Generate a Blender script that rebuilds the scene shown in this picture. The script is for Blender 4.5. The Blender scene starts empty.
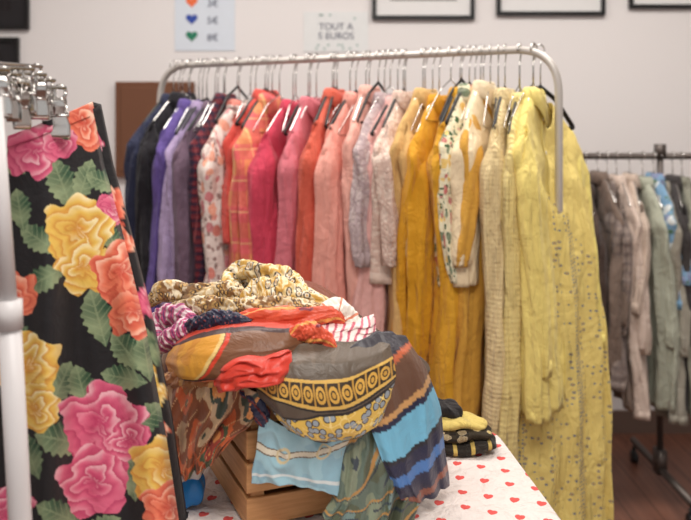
import bpy, math, random
import numpy as np
from mathutils import Vector, Matrix

CAM_Z = 1.36
F = 800.0
HOR = 130.0
def at(px, py, d):
    return np.array([(px-345.5)/F*d, d, CAM_Z-(py-HOR)/F*d])
def s2l(c):
    c = np.asarray(c, dtype=float)/255.0
    return np.where(c <= 0.04045, c/12.92, ((c+0.055)/1.055)**2.4)
def sm(x):
    x = np.clip(x, 0, 1)
    return x*x*(3-2*x)
def smf(x):
    return float(sm(x))

scene = bpy.context.scene
try:
    scene.view_settings.view_transform = 'Standard'
except Exception:
    pass
# ---------------------------------------------------------------- mesh builder
class MB:
    def __init__(self):
        self.v = []; self.f = []; self.uv = []; self.c = []; self.m = []; self.n = 0
    def grid(self, P, UV=None, C=None, mat=0, flip=False):
        nv, nu = P.shape[:2]
        idx = np.arange(nv*nu).reshape(nv, nu) + self.n
        a = idx[:-1, :-1].ravel(); b = idx[:-1, 1:].ravel(); c = idx[1:, 1:].ravel(); d = idx[1:, :-1].ravel()
        f = np.stack([a, d, c, b] if not flip else [a, b, c, d], 1)
        self.v.append(P.reshape(-1, 3)); self.f += f.tolist()
        self.uv.append((UV if UV is not None else P[..., :2]).reshape(-1, 2))
        self.c.append((C if C is not None else np.ones(P.shape)).reshape(-1, 3))
        self.m += [mat]*len(f)
        self.n += nv*nu
    def raw(self, V, Fc, mat=0, uv=None):
        V = np.asarray(V, float)
        self.v.append(V); self.f += [[i+self.n for i in f] for f in Fc]
        self.uv.append(uv if uv is not None else V[:, :2]); self.c.append(np.ones(V.shape))
        self.m += [mat]*len(Fc); self.n += len(V)
    def box(self, c, s, R=None, mat=0):
        x, y, z = [k/2 for k in s]
        V = np.array([[-x,-y,-z],[x,-y,-z],[x,y,-z],[-x,y,-z],[-x,-y,z],[x,-y,z],[x,y,z],[-x,y,z]])
        if R is not None: V = V @ np.array(R).T
        V = V + np.array(c)
        self.raw(V, [[0,3,2,1],[4,5,6,7],[0,1,5,4],[1,2,6,5],[2,3,7,6],[3,0,4,7]], mat)
    def tube(self, path, r, n=10, mat=0, cap=True):
        P = np.array(path, float); m = len(P)
        r = np.full(m, r) if np.isscalar(r) else np.array(r)
        T = np.gradient(P, axis=0); T /= (np.linalg.norm(T, axis=1)[:, None]+1e-9)
        up = np.array([0, 0, 1.0]) if abs(T[0][2]) < .9 else np.array([1.0, 0, 0])
        N = np.cross(T[0], up); N /= np.linalg.norm(N)
        out = []
        th = np.linspace(0, 2*math.pi, n+1)
        for i in range(m):
            N = N - T[i]*np.dot(N, T[i]); N /= np.linalg.norm(N)
            B = np.cross(T[i], N)
            out.append(P[i] + r[i]*(np.cos(th)[:, None]*N + np.sin(th)[:, None]*B))
        if cap:
            out = [np.repeat(P[0][None], n+1, 0)] + out + [np.repeat(P[-1][None], n+1, 0)]
        self.grid(np.array(out), mat=mat)
    def build(self, name, mats, parent=None, smooth=True, bevel=0, solid=0):
        me = bpy.data.meshes.new(name)
        V = np.concatenate(self.v); UV = np.concatenate(self.uv); C = np.concatenate(self.c)
        me.from_pydata(V.tolist(), [], self.f)
        li = np.empty(len(me.loops), dtype=np.int32); me.loops.foreach_get('vertex_index', li)
        ul = me.uv_layers.new(name='UVMap'); ul.data.foreach_set('uv', UV[li].ravel())
        ca = me.color_attributes.new('Col', 'FLOAT_COLOR', 'POINT')
        ca.data.foreach_set('color', np.concatenate([C, np.ones((len(C), 1))], 1).ravel())
        for m in mats: me.materials.append(m)
        me.polygons.foreach_set('material_index', self.m)
        me.polygons.foreach_set('use_smooth', [smooth]*len(me.polygons))
        me.update()
        ob = bpy.data.objects.new(name, me)
        scene.collection.objects.link(ob)
        if parent is not None: ob.parent = parent
        if bevel:
            md = ob.modifiers.new('b', 'BEVEL'); md.width = bevel; md.segments = 2; md.limit_method = 'ANGLE'
        if solid:
            md = ob.modifiers.new('s', 'SOLIDIFY'); md.thickness = solid; md.offset = 0
        return ob
def empty(name, loc=(0, 0, 0)):
    e = bpy.data.objects.new(name, None); e.location = loc; e.empty_display_size = .1
    scene.collection.objects.link(e); return e

# ---------------------------------------------------------------- materials
class NT:
    def __init__(self, name):
        self.m = bpy.data.materials.new(name); self.m.use_nodes = True
        self.t = self.m.node_tree; self.b = self.t.nodes['Principled BSDF']
    def n(self, ty, **k):
        nd = self.t.nodes.new(ty)
        for a, b in k.items(): setattr(nd, a, b)
        return nd
    def put(self, sock, val):
        if isinstance(val, bpy.types.NodeSocket): self.t.links.new(val, sock)
        elif hasattr(val, '__len__') and len(val) == 3 and sock.type == 'RGBA': sock.default_value = (*val, 1)
        else: sock.default_value = val
    def math(self, op, a, b=0.0, c=None):
        nd = self.n('ShaderNodeMath', operation=op)
        self.put(nd.inputs[0], a); self.put(nd.inputs[1], b)
        if c is not None: self.put(nd.inputs[2], c)
        return nd.outputs[0]
    def mix(self, f, a, b, blend='MIX'):
        nd = self.n('ShaderNodeMix', data_type='RGBA', blend_type=blend)
        self.put(nd.inputs[0], f); self.put(nd.inputs[6], a); self.put(nd.inputs[7], b)
        return nd.outputs[2]
    def noise(self, vec, scale, detail=3, rough=.5, dist=0):
        nd = self.n('ShaderNodeTexNoise'); self.put(nd.inputs['Vector'], vec)
        nd.inputs['Scale'].default_value = scale; nd.inputs['Detail'].default_value = detail
        nd.inputs['Roughness'].default_value = rough; nd.inputs['Distortion'].default_value = dist
        return nd.outputs[0]
    def noisec(self, vec, scale):
        nd = self.n('ShaderNodeTexNoise'); self.put(nd.inputs['Vector'], vec)
        nd.inputs['Scale'].default_value = scale; return nd.outputs[1]
    def vor(self, vec, scale, rnd=1.0):
        nd = self.n('ShaderNodeTexVoronoi'); self.put(nd.inputs['Vector'], vec)
        nd.inputs['Scale'].default_value = scale; nd.inputs['Randomness'].default_value = rnd
        return nd.outputs['Distance'], nd.outputs['Color']
    def uv(self): return self.n('ShaderNodeUVMap').outputs[0]
    def obj(self): return self.n('ShaderNodeTexCoord').outputs['Object']
    def mapping(self, v, sc, rot=(0, 0, 0)):
        nd = self.n('ShaderNodeMapping'); self.put(nd.inputs[0], v); nd.inputs['Scale'].default_value = sc; nd.inputs['Rotation'].default_value = rot
        return nd.outputs[0]
    def xyz(self, v):
        nd = self.n('ShaderNodeSeparateXYZ'); self.put(nd.inputs[0], v); return nd.outputs
    def ramp(self, f, stops, interp='CONSTANT'):
        nd = self.n('ShaderNodeValToRGB'); self.put(nd.inputs[0], f); cr = nd.color_ramp; cr.interpolation = interp
        while len(cr.elements) < len(stops): cr.elements.new(.5)
        for e, (p, c) in zip(cr.elements, stops): e.position = p; e.color = (*c, 1)
        return nd.outputs[0]
    def bump(self, h, strength, dist=.01, prev=None):
        nd = self.n('ShaderNodeBump'); nd.inputs['Strength'].default_value = strength; nd.inputs['Distance'].default_value = dist
        self.put(nd.inputs['Height'], h)
        if prev is not None: self.put(nd.inputs['Normal'], prev)
        return nd.outputs[0]
    def fin(self, col, rough=.85, metal=0, normal=None, sheen=0, spec=.3):
        self.put(self.b.inputs['Base Color'], col)
        self.b.inputs['Roughness'].default_value = rough; self.b.inputs['Metallic'].default_value = metal
        if 'Specular IOR Level' in self.b.inputs: self.b.inputs['Specular IOR Level'].default_value = spec
        if sheen and 'Sheen Weight' in self.b.inputs: self.b.inputs['Sheen Weight'].default_value = sheen
        if normal is not None: self.put(self.b.inputs['Normal'], normal)
        return self.m
def cloth_bump(t, k=1.0):
    o = t.obj()
    v = t.mapping(o, (1, 1, .2))
    b0 = t.bump(t.noise(v, 26, 3, .5, .8), .6*k, .035)
    b1 = t.bump(t.noise(o, 16, 4, .6, 1.2), .4*k, .022, b0)
    return t.bump(t.noise(o, 350, 2), .10*k, .002, b1)
def vary(t, col, amt=.16):
    return t.mix(t.math('MULTIPLY', t.noise(t.obj(), 9, 4), amt), col, (col[0]*.62, col[1]*.5, col[2]*.4))
def L(c): return tuple(float(x) for x in s2l(c))
def fabric(name, rgb, rough=.85, k=1.0, sheen=.1):
    t = NT(name); return t.fin(vary(t, L(rgb)), rough, normal=cloth_bump(t, k), sheen=sheen)
def plain(name, rgb, rough=.5, metal=0, spec=.4):
    t = NT(name)
    c = t.mix(t.math('MULTIPLY', t.noise(t.obj(), 30, 3), .15), L(rgb), tuple(x*.6 for x in L(rgb)))
    return t.fin(c, rough, metal, spec=spec)
def plaid(name, base, lines, sc=12):
    t = NT(name); o = t.xyz(t.uv()); col = L(base)
    for i, (ax, w, off, c, op) in enumerate(lines):
        f = t.math('FRACT', t.math('MULTIPLY_ADD', o[ax], sc, off))
        col = t.mix(t.math('MULTIPLY', t.math('LESS_THAN', f, w), op), col, L(c))
    return t.fin(col, .85, normal=cloth_bump(t), sheen=.1)
def floral(name, bg, cols, leaf, sc=14, th=.42):
    t = NT(name); uv = t.uv()
    w = t.n('ShaderNodeVectorMath', operation='MULTIPLY_ADD')
    t.put(w.inputs[0], t.noisec(uv, sc*2)); w.inputs[1].default_value = (.5/sc,)*3; t.put(w.inputs[2], uv)
    d2, c2 = t.vor(w.outputs[0], sc*1.6)
    col = t.mix(t.math('LESS_THAN', d2, .33), L(bg), L(leaf))
    d, c = t.vor(w.outputs[0], sc)
    k = len(cols)
    r = t.ramp(t.xyz(c)[0], [(i/k, L(x)) for i, x in enumerate(cols)])
    ring = t.math('FRACT', t.math('MULTIPLY', d, 7))
    r = t.mix(t.math('MULTIPLY', ring, .35), r, L((250, 240, 225)))
    col = t.mix(t.math('LESS_THAN', d, th), col, r)
    return t.fin(col, .8, normal=cloth_bump(t))
def lace(name, a, b, sc=90):
    t = NT(name); d, c = t.vor(t.uv(), sc); d2, _ = t.vor(t.uv(), 22)
    f = t.math('LESS_THAN', d, .35); g = t.math('LESS_THAN', d2, .4)
    col = t.mix(t.math('MULTIPLY', f, .6), L(a), L(b)); col = t.mix(t.math('MULTIPLY', g, .35), col, L(b))
    nb = t.bump(d, .6, .004, cloth_bump(t))
    return t.fin(col, .85, normal=nb)
def knit(name, rgb, sc=110):
    t = NT(name); o = t.xyz(t.uv())
    s = t.math('SINE', t.math('MULTIPLY', o[0], sc*6.28)); s2 = t.math('SINE', t.math('MULTIPLY', o[1], sc*5))
    h = t.math('ADD', s, t.math('MULTIPLY', s2, .3))
    c = L(rgb)
    col = t.mix(t.math('MULTIPLY_ADD', s, .10, .11), c, (c[0]*.55, c[1]*.48, c[2]*.4))
    return t.fin(col, .95, normal=t.bump(h, .4, .003, cloth_bump(t)), sheen=.15)
def dressprint(name, bg, c1, c2, sc=62):
    t = NT(name); uv = t.uv(); d, c = t.vor(uv, sc, .45); o = t.xyz(uv)
    base = vary(t, L(bg))
    col = t.mix(t.math('LESS_THAN', d, .24), base, L(c1))
    col = t.mix(t.math('LESS_THAN', d, .13), col, L(c2))
    fr = t.math('FRACT', t.math('MULTIPLY', o[0], 5))
    band = t.math('LESS_THAN', fr, .2)
    d2, _ = t.vor(uv, 105, .3)
    bc = t.mix(t.math('LESS_THAN', d2, .34), L((224, 202, 124)), L(c1))
    col = t.mix(band, col, bc)
    top = t.math('GREATER_THAN', t.math('MULTIPLY_ADD', o[0], 1.2, o[1]), -.30)
    col = t.mix(top, col, base)
    return t.fin(col, .8, normal=cloth_bump(t))
def colmat(name, rough=.6, sheen=.1, k=.6):
    t = NT(name); a = t.n('ShaderNodeVertexColor'); a.layer_name = 'Col'
    o = t.obj(); b1 = t.bump(t.noise(o, 18, 4, .6, 1.), .4*k, .02)
    return t.fin(a.outputs[0], rough, normal=t.bump(t.noise(o, 350, 2), .1*k, .002, b1), sheen=sheen, spec=.45)

M_steel = plain('rack_steel', (200, 194, 188), .35, .3)
M_chrome = plain('chrome', (205, 203, 200), .18, 1.0)
M_white = plain('white_paint_metal', (212, 208, 208), .4)
M_dkmetal = plain('dark_metal', (92, 84, 80), .4, .6)
M_blackpl = plain('black_plastic', (22, 21, 22), .4)
M_whitepl = plain('white_plastic', (214, 210, 204), .5)
M_silk = colmat('printed_silk', .42, .1)
M_cotton = colmat('printed_cotton', .75, .05, .5)

# ---------------------------------------------------------------- room
def wallmat(name, rgb):
    t = NT(name); o = t.obj()
    c = t.mix(t.math('MULTIPLY', t.noise(o, 1.2, 4), .15), L(rgb), tuple(x*.85 for x in L(rgb)))
    return t.fin(c, .9, normal=t.bump(t.noise(o, 90, 4), .08, .01))
M_wall = wallmat('plaster_wall', (228, 224, 223)); M_ceil = wallmat('ceiling_paint', (238, 236, 232))
def floormat():
    t = NT('wood_floor'); o = t.obj(); x = t.xyz(o)
    pl = t.math('FLOOR', t.math('MULTIPLY', x[0], 9))
    s = t.n('ShaderNodeCombineXYZ'); t.put(s.inputs[0], t.math('MULTIPLY', x[0], 20)); t.put(s.inputs[1], x[1]); t.put(s.inputs[2], pl)
    g = t.noise(s.outputs[0], 3, 5)
    c = t.mix(g, L((84, 52, 42)), L((142, 98, 80)))
    gap = t.math('LESS_THAN', t.math('FRACT', t.math('MULTIPLY', x[0], 9)), .03)
    c = t.mix(gap, c, L((30, 18, 14)))
    return t.fin(c, .4)
WY = 3.6
def slab(name, c, s, mat):
    b = MB(); b.box(c, s); return b.build(name, [mat], smooth=False)
slab('wall_back', (0.3, WY+.05, 1.4), (6.2, .1, 2.8), M_wall)
slab('wall_left', (-2.75, .8, 1.4), (.1, 5.5, 2.8), M_wall)
slab('wall_right', (3.35, .8, 1.4), (.1, 5.5, 2.8), M_wall)
slab('floor', (0.3, .8, -.05), (6.2, 5.7, .1), floormat())
slab('ceiling', (0.3, .8, 2.85), (6.2, 5.7, .1), M_ceil)
slab('baseboard_back', (0.3, WY-.008, .05), (6.0, .016, .1), plain('baseboard_paint', (110, 90, 80)))

# ---------------------------------------------------------------- wall art
M_frame = plain('black_frame', (18, 17, 18), .35); M_paper = plain('paper', (228, 227, 226), .8)
def frame(name, x0, x1, py_bot, hh, inner=(205, 203, 200), dark=False):
    a = at(x0, py_bot, WY); c = at(x1, py_bot, WY); w = c[0]-a[0]; z0 = a[2]; cx = (a[0]+c[0])/2; cz = z0+hh/2
    b = MB(); y = WY-.012; t = .018
    b.box((cx, y, z0+t/2), (w, .024, t)); b.box((cx, y, z0+hh-t/2), (w, .024, t))
    b.box((a[0]+t/2, y, cz), (t, .024, hh-2*t)); b.box((c[0]-t/2, y, cz), (t, .024, hh-2*t))
    b.box((cx, WY-.006, cz), (w-2*t, .008, hh-2*t), mat=1)
    b.box((cx, WY-.0105, cz+.01), (w-.16, .002, hh-.15), mat=2)
    b.build(name, [M_frame, plain('poster_black', (30, 27, 30), .6) if dark else M_paper, fabric(name+'_print', inner, .8)], smooth=False)
frame('picture_frame', 372, 474, 20, .36, (150, 150, 150))
frame('picture_frame', 496, 604, 16, .36, (170, 160, 150))
frame('picture_frame', 628, 735, 9, .36, (140, 150, 150))
frame('dark_poster', -30, 30, 30, .3, (35, 30, 32), True)
frame('dark_poster', -40, 20, 80, .19, (35, 30, 32), True)
def heart_mesh(b, cx, y, cz, s, mat=0):
    t = np.linspace(0, 2*math.pi, 40, endpoint=False)
    x = 16*np.sin(t)**3/17*s; z = (13*np.cos(t)-5*np.cos(2*t)-2*np.cos(3*t)-np.cos(4*t))/17*s
    V = [[cx, y, cz]]+[[cx+a, y, cz+c] for a, c in zip(x, z)]
    b.raw(V, [[0, 1+(i+1) % 40, 1+i] for i in range(40)], mat)
def text(body, loc, size, mat, parent, name):
    cu = bpy.data.curves.new(name, 'FONT'); cu.body = body; cu.size = size; cu.extrude = .0006; cu.align_x = 'CENTER'
    o = bpy.data.objects.new(name, cu); o.rotation_euler = (math.pi/2, 0, 0); o.location = loc; cu.materials.append(mat)
    scene.collection.objects.link(o); o.parent = parent; return o
sg = MB(); p = at(205, 22, WY); sg.box((p[0], WY-.003, p[2]+.06), (.27, .003, .38))
cols = [(235, 110, 60), (40, 70, 160), (30, 120, 90)]
for i, py in enumerate((2, 19, 36)):
    q = at(192, py, WY); heart_mesh(sg, q[0], WY-.0062, q[2], .028, i+1)
sign = sg.build('price_sign', [plain('sign_paper', (214, 222, 232), .7)]+[plain('heart_ink%d' % i, c, .6) for i, c in enumerate(cols)], smooth=False)
M_ink = plain('ink', (90, 95, 115), .8)
for py, tx in ((7, '3€'), (24, '5€'), (41, '8€')):
    q = at(213, py, WY); text(tx, (q[0], WY-.006, q[2]), .045, M_ink, sign, 'sign_text')
sg = MB(); p = at(336, 32, WY); sg.box((p[0], WY-.003, p[2]), (.29, .003, .18))
rs = random.Random(3)
for i in range(14): heart_mesh(sg, p[0]+rs.uniform(-.13, .13), WY-.0055, p[2]+rs.choice([-.075, .075, .06, -.06]), .006, 1)
s2 = sg.build('paper_sign', [plain('sign_paper2', (224, 226, 226), .7), plain('dot_ink', (120, 160, 150))], smooth=False)
text('TOUT A\n5 EUROS', (p[0], WY-.006, p[2]+.01), .042, M_ink, s2, 'sign_text')
b = MB(); p0 = at(118, 84, 3.58); p1 = at(192, 175, 3.58)
b.box(((p0[0]+p1[0])/2, 3.585, (p0[2]+p1[2])/2), (p1[0]-p0[0]+.02, .03, p0[2]-p1[2]+.02))
b.box(((p0[0]+p1[0])/2, 3.568, (p0[2]+p1[2])/2), (p1[0]-p0[0]-.03, .008, p0[2]-p1[2]-.03))
b.build('cork_board', [plain('brown_board', (112, 72, 50), .7)], smooth=False, bevel=.003)

# ---------------------------------------------------------------- racks
def bend(pts, R=.09, n=8):
    pts = [np.array(p, float) for p in pts]; out = [pts[0]]
    for i in range(1, len(pts)-1):
        a, b_, c = pts[i-1], pts[i], pts[i+1]
        u = (a-b_)/np.linalg.norm(a-b_); w = (c-b_)/np.linalg.norm(c-b_)
        A = b_+u*R; C = b_+w*R
        for k in range(n+1):
            t = k/n; out.append((1-t)**2*A+2*t*(1-t)*b_+t*t*C)
    out.append(pts[-1]); return out
def caster(b, x, y, mat=1):
    b.tube([(x-.01, y, .025), (x+.01, y, .025)], .025, 16, mat)
    b.tube([(x, y, .03), (x, y, .07)], .008, 8, mat)
RA = np.array([-.626, 2.7]); RB = np.array([.56, 2.1]); BAR = 1.575
bd = (RB-RA)/np.linalg.norm(RB-RA); pd = np.array([-bd[1], bd[0]])
b = MB()
b.tube(bend([(*RA, .07), (*RA, BAR), (*RB, BAR), (*RB, .07)], .12, 12), .0105, 14)
for e in (RA, RB):
    b.tube([(*(e-pd*.25), .08), (*(e+pd*.25), .08)], .0125, 12)
    for s in (-.24, .24): caster(b, *(e+pd*s))
b.tube([(*RA, .2), (*RB, .2)], .010, 10)
b.build('clothes_rack', [M_steel, M_blackpl])

def place(P, x, y, z, ang):
    c, s = math.cos(ang), math.sin(ang); Q = P.copy()
    Q[..., 0] = x+P[..., 0]*c-P[..., 1]*s; Q[..., 1] = y+P[..., 0]*s+P[..., 1]*c; Q[..., 2] = P[..., 2]+z
    return Q
class LMB(MB):
    def setp(self, *a): self.pl = a
    def grid(self, P, **k): MB.grid(self, place(P, *self.pl), **k)
def hanger_geo(b, h, hw, rr, mi=1, hook_m=0, dropz=.09, up=.0):
    r = .017
    pts = [(r*math.cos(a), 0, h+r*math.sin(a)) for a in np.linspace(math.radians(200), math.radians(-20), 14)]
    pts += [(.004, 0, h-.03), (0, 0, h-.045), (0, 0, .02+up)]
    b.tube(pts, .0019, 6, mat=hook_m)
    tri = bend([(0, 0, .022+up), (-hw*.45, 0, -.012+up), (-hw, 0, -dropz+up), (0, 0, -dropz-.004+up), (hw, 0, -dropz+up), (hw*.45, 0, -.012+up), (0, 0, .022+up)], .012, 4)
    b.tube(tri, rr, 8, mat=mi)
def hanger(parent, x, y, z, ang, barz, mat, hw=.15, rr=.003, up=0.):
    b = LMB(); b.setp(x, y, z, ang); hanger_geo(b, barz-z, hw, rr, up=up)
    return b.build('hanger', [M_chrome, mat], parent=parent)

def garment(name, x, y, ang, mat, zn=1.45, L=.7, hw=.19, slv=.5, bulk=.042, fold=.012, nf=5, seed=0, collar=True,
            barz=BAR, flare=0., slv_r=.05, slv_flare=0., placket=True, slvmat=None, hmat=None, drop=.145, lean=0., sides=(-1, 1), swing=.03, hr=.003, out=.02, hup=0., vneck=0.):
    rng = np.random.RandomState(seed+11); ph = rng.rand(16)*6.28
    b = LMB(); b.setp(x, y, zn, ang)
    def rdg(a): return 1-2*np.abs(np.sin(a*.5))**.8
    def torso(th, s):
        z = -L*s
        q = np.clip(-z/drop, 0, 1)
        w = .045+(hw-.045)*q**.8 + flare*np.clip((-z-.25)/L, 0, 1)
        w = w*(1-.06*np.sin(math.pi*np.clip((-z-.15)/.5, 0, 1)))
        d = .02+(bulk-.02)*sm(-z/.35)
        c, sn = np.cos(th), np.sin(th)
        X = w*np.sign(c)*np.abs(c)**.85
        A = fold*sm((-z-.05)/.35)
        Y = d*sn + A*rdg(X*nf*15+ph[0]+1.5*s*math.sin(ph[1])+.5*sn) + .45*A*rdg(X*nf*31+ph[2]+2.5*s+.6*sn) + .25*A*np.sin(X*nf*60+ph[8])
        Y = Y + .004*np.sin(45*z+28*X+ph[3])*np.exp(-((-z-.18)/.13)**2) + .003*np.sin(23*z-30*X+ph[6])
        X = X+.012*np.sin(6*s+ph[4])*q
        Y = Y+.010*np.sin(4.5*s+ph[9])*q
        z = z+.012*np.sin(X*14+ph[5])*s**4
        z = z-vneck*np.clip(-sn, 0, 1)**2*(1-s)**8
        return np.stack([X, Y+lean*s, z], -1)
    nu, nv = 100, 56
    th, s = np.meshgrid(np.linspace(-math.pi, math.pi, nu+1), np.linspace(0, 1, nv)**1.15)
    P = torso(th, s)
    UV = np.stack([P[..., 0]+np.where(np.sin(th) > 0, .5, 0), P[..., 2]], -1)
    b.grid(P, UV=UV, mat=0)
    Pi = P[-1:].copy(); Pi2 = Pi.copy(); Pi2[..., 1] = (Pi[..., 1]-lean)*.9+lean; Pi2[..., 2] += .03
    b.grid(np.concatenate([Pi, Pi2]), UV=np.concatenate([UV[-1:], UV[-1:]]))
    if slv > 0:
        for sg_ in sides:
            th2, u = np.meshgrid(np.linspace(0, 2*math.pi, 41), np.linspace(0, 1, 50))
            k = rng.rand(8)*6.28
            r = slv_r*(.25+.75*sm(u/.18))*(1-.32*u)+slv_flare*u**2
            cr_ = .10*(1-2*np.abs(np.sin(2.5*th2+k[0]+1.6*u)))+.05*np.sin(7*th2+k[1]+4*u)
            r = r*(1+cr_*sm(u*4)+.025*np.sin(26*u-2*th2+k[2])+.04*np.sin(12*u+th2+k[5]))
            cuff = (u > .94); r = np.where(cuff & (slv_flare <= 0), r*.9, r)
            cx = sg_*(hw-.048+out*u+.010*np.sin(3.6*u+k[3])); cy = -.008-swing*u*(.3+.9*math.sin(k[4]))-.008*np.sin(4*u+k[6])+.008*math.sin(k[6])
            X = cx+r*.85*np.cos(th2); Y = cy+r*.62*np.sin(th2)+lean*u*slv/L
            Z = -drop*.66-slv*u-.02*np.cos(th2)*sg_*(1-u)
            Q = np.stack([X, Y, Z], -1)
            b.grid(Q, UV=np.stack([th2*.05+(2 if sg_ > 0 else 1), Z], -1), mat=1)
            e = Q[-1:].copy(); e2 = e.copy(); e2[..., 2] += .04; e2[..., 0] = (e[..., 0]-cx[-1:])*.85+cx[-1:]
            b.grid(np.concatenate([e, e2]), mat=1)
    if collar:
        th3 = np.linspace(-math.pi, math.pi, 41)
        rows = []
        fr = np.clip(-np.sin(th3), 0, 1)**3
        for a_, h_, dr in ((.98, -.008, 0), (.9, .014, 0), (.95, .02, 0), (1.1, .012, .01), (1.4, -.024, .045)):
            rows.append(np.stack([.048*a_*np.cos(th3), (.027*a_)*np.sin(th3)-.003, h_-dr*fr - .012*fr], -1))
        P3 = np.array(rows); b.grid(P3, UV=P3[..., [0, 2]], mat=0)
    if placket:
        th4, s4 = np.meshgrid(np.linspace(-math.pi/2-.09, -math.pi/2+.09, 5), np.linspace(0.01, .99, 50))
        P4 = torso(th4, s4); P4[..., 1] -= .003; b.grid(P4, UV=P4[..., [0, 2]], mat=0)
        for sb in np.arange(.08, .95, .1/L*.9):
            c = torso(np.array([-math.pi/2]), np.array([sb]))[0]
            tt = np.linspace(0, 2*math.pi, 11)
            rows = [np.stack([c[0]+rr*np.cos(tt), np.full(11, c[1]-dd), c[2]+rr*np.sin(tt)], -1) for rr, dd in ((.005, .003), (.005, .006), (.0001, .006))]
            b.grid(np.array(rows), mat=2)
    ob = b.build(name, [mat, slvmat or mat, M_whitepl], solid=.0015)
    hanger(ob, x, y, zn, ang, barz, hmat or M_blackpl, hw=.145, rr=hr, up=hup)
    return ob

ANG = math.atan2(pd[1], pd[0])
def rack_t(px):
    p = (px-345.5)/F
    return (2.513*p+.721)/(1.176+.6*p)
SP = [
 ('navy_jacket', 122, fabric('navy_wool', (44, 48, 72)), dict(L=.58, slv=.46)),
 ('black_blouse', 131, fabric('black_cotton', (30, 28, 34)), dict(L=.6, slv=.45)),
 ('purple_shirt', 139, fabric('purple_cotton', (98, 80, 146)), dict(L=.72, slv=.52)),
 ('lavender_shirt', 152, fabric('lavender_cotton', (166, 148, 184)), dict(L=.75, slv=.52)),
 ('mauve_cardigan', 165, fabric('mauve_knit', (112, 90, 108)), dict(L=.72, slv=.5)),
 ('dark_plaid_shirt', 175, plaid('dark_red_plaid', (102, 32, 44), [(0, .35, 0, (34, 30, 52), .8), (1, .35, 0, (34, 30, 52), .8), (0, .06, .4, (180, 100, 100), .4), (1, .06, .4, (180, 100, 100), .4)], 40), dict(L=.72, slv=.5)),
 ('floral_blouse', 190, floral('red_white_floral', (228, 212, 204), [(208, 92, 78), (200, 92, 108), (224, 140, 112)], (156, 126, 120), 24, .44), dict(L=.72, slv=.5, bulk=.05, slv_r=.06)),
 ('coral_blouse', 217, fabric('coral_red', (208, 80, 70)), dict(L=.45, slv=.3)),
 ('orange_plaid_shirt', 220, plaid('orange_plaid', (216, 110, 96), [(0, .5, 0, (234, 166, 100), .55), (1, .5, 0, (224, 94, 110), .55), (0, .06, .6, (244, 220, 150), .4), (1, .06, .7, (244, 220, 150), .4)], 11), dict(L=.72, slv=.55, slv_r=.064)),
 ('crimson_jacket', 246, fabric('crimson', (206, 68, 92)), dict(L=.74, slv=.52, slv_r=.064)),
 ('rose_pink_shirt', 264, fabric('rose_pink', (216, 120, 132)), dict(L=.74, slv=.52, slv_r=.056)),
 ('vermilion_cardigan', 289, fabric('vermilion', (214, 100, 80)), dict(L=.76, slv=.54, slv_r=.056)),
 ('salmon_blouse', 312, fabric('salmon', (238, 166, 152), .7), dict(L=.8, slv=.6, slv_r=.062)),
 ('salmon_shirt', 326, fabric('salmon2', (234, 174, 160), .7), dict(L=.78, slv=.5)),
 ('lilac_lace_top', 342, lace('lilac_lace', (180, 160, 162), (212, 198, 192)), dict(L=.52, slv=.36)),
 ('blush_blouse', 356, fabric('blush', (230, 178, 172)), dict(L=.85, slv=.5)),
 ('lace_cream_top', 362, lace('cream_lace', (216, 188, 174), (240, 226, 212)), dict(L=.5, slv=.36, placket=False, slv_r=.062)),
 ('tan_skirt_dress', 385, fabric('tan_cotton', (214, 174, 112)), dict(L=.92, slv=.35)),
 ('mustard_jacket', 400, fabric('mustard', (212, 152, 30), .75), dict(L=.92, slv=.6, slv_r=.066, fold=.018)),
 ('mustard_cardigan', 422, fabric('deep_mustard', (214, 158, 42), .8), dict(L=.93, slv=.5, slv_r=.055, fold=.018)),
 ('green_floral_blouse', 432, floral('green_floral', (228, 220, 190), [(176, 60, 56), (70, 104, 66), (220, 180, 70)], (60, 92, 60), 34), dict(L=.50, slv=.40, slv_r=.044)),
 ('ochre_dress', 444, fabric('ochre', (212, 160, 66)), dict(L=.93, slv=.35, fold=.018)),
 ('cream_blouse', 447, fabric('cream_silk', (238, 218, 182), .6), dict(L=.5, slv=.36, slv_r=.064)),
 ('beige_cardigan', 470, knit('beige_knit', (228, 206, 156)), dict(L=.93, slv=.55, slv_r=.054)),
 ('pale_yellow_cardigan', 486, knit('pale_yellow_knit', (232, 212, 144), 90), dict(L=.92, slv=.62, slv_r=.05, fold=.02)),
 ('yellow_hoodie', 500, fabric('pale_yellow', (238, 218, 130)), dict(L=.80, slv=.6, slv_r=.052, bulk=.045)),
]
rr = random.Random(21)
for i, (nm, px, mt, kw) in enumerate(SP):
    t = rack_t(px+8)
    pos = RA+(RB-RA)*t
    hm = [M_blackpl, M_chrome, M_chrome, M_blackpl][i % 4]
    big = i < len(SP)-3
    garment(nm, pos[0], pos[1], ANG+math.radians(rr.uniform(-8, 8) if big else rr.uniform(-3, 5)), mt, zn=1.46+rr.uniform(-.028, .014), seed=i, hmat=hm, hr=.0022 if hm is M_chrome else .005, out=rr.uniform(-.005, .035), lean=rr.uniform(-.025, .025), **kw)
t = .955; pos = RA+(RB-RA)*t+pd*.05
garment('yellow_print_dress', pos[0], pos[1], ANG-math.radians(26), dressprint('yellow_print', (236, 214, 130), (134, 136, 140), (204, 162, 72)),
        zn=1.435, L=1.25, hw=.175, slv=.58, bulk=.042, fold=.016, nf=4, seed=77, flare=.015, slv_r=.05, slv_flare=.03, placket=False, collar=False, sides=(1,), vneck=.07, hup=.02,
        slvmat=fabric('yellow_chiffon', (240, 222, 128), .6), hmat=M_blackpl, hr=.0065, out=.035, lean=-.09)
hb = LMB()
rr2 = random.Random(9)
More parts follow.
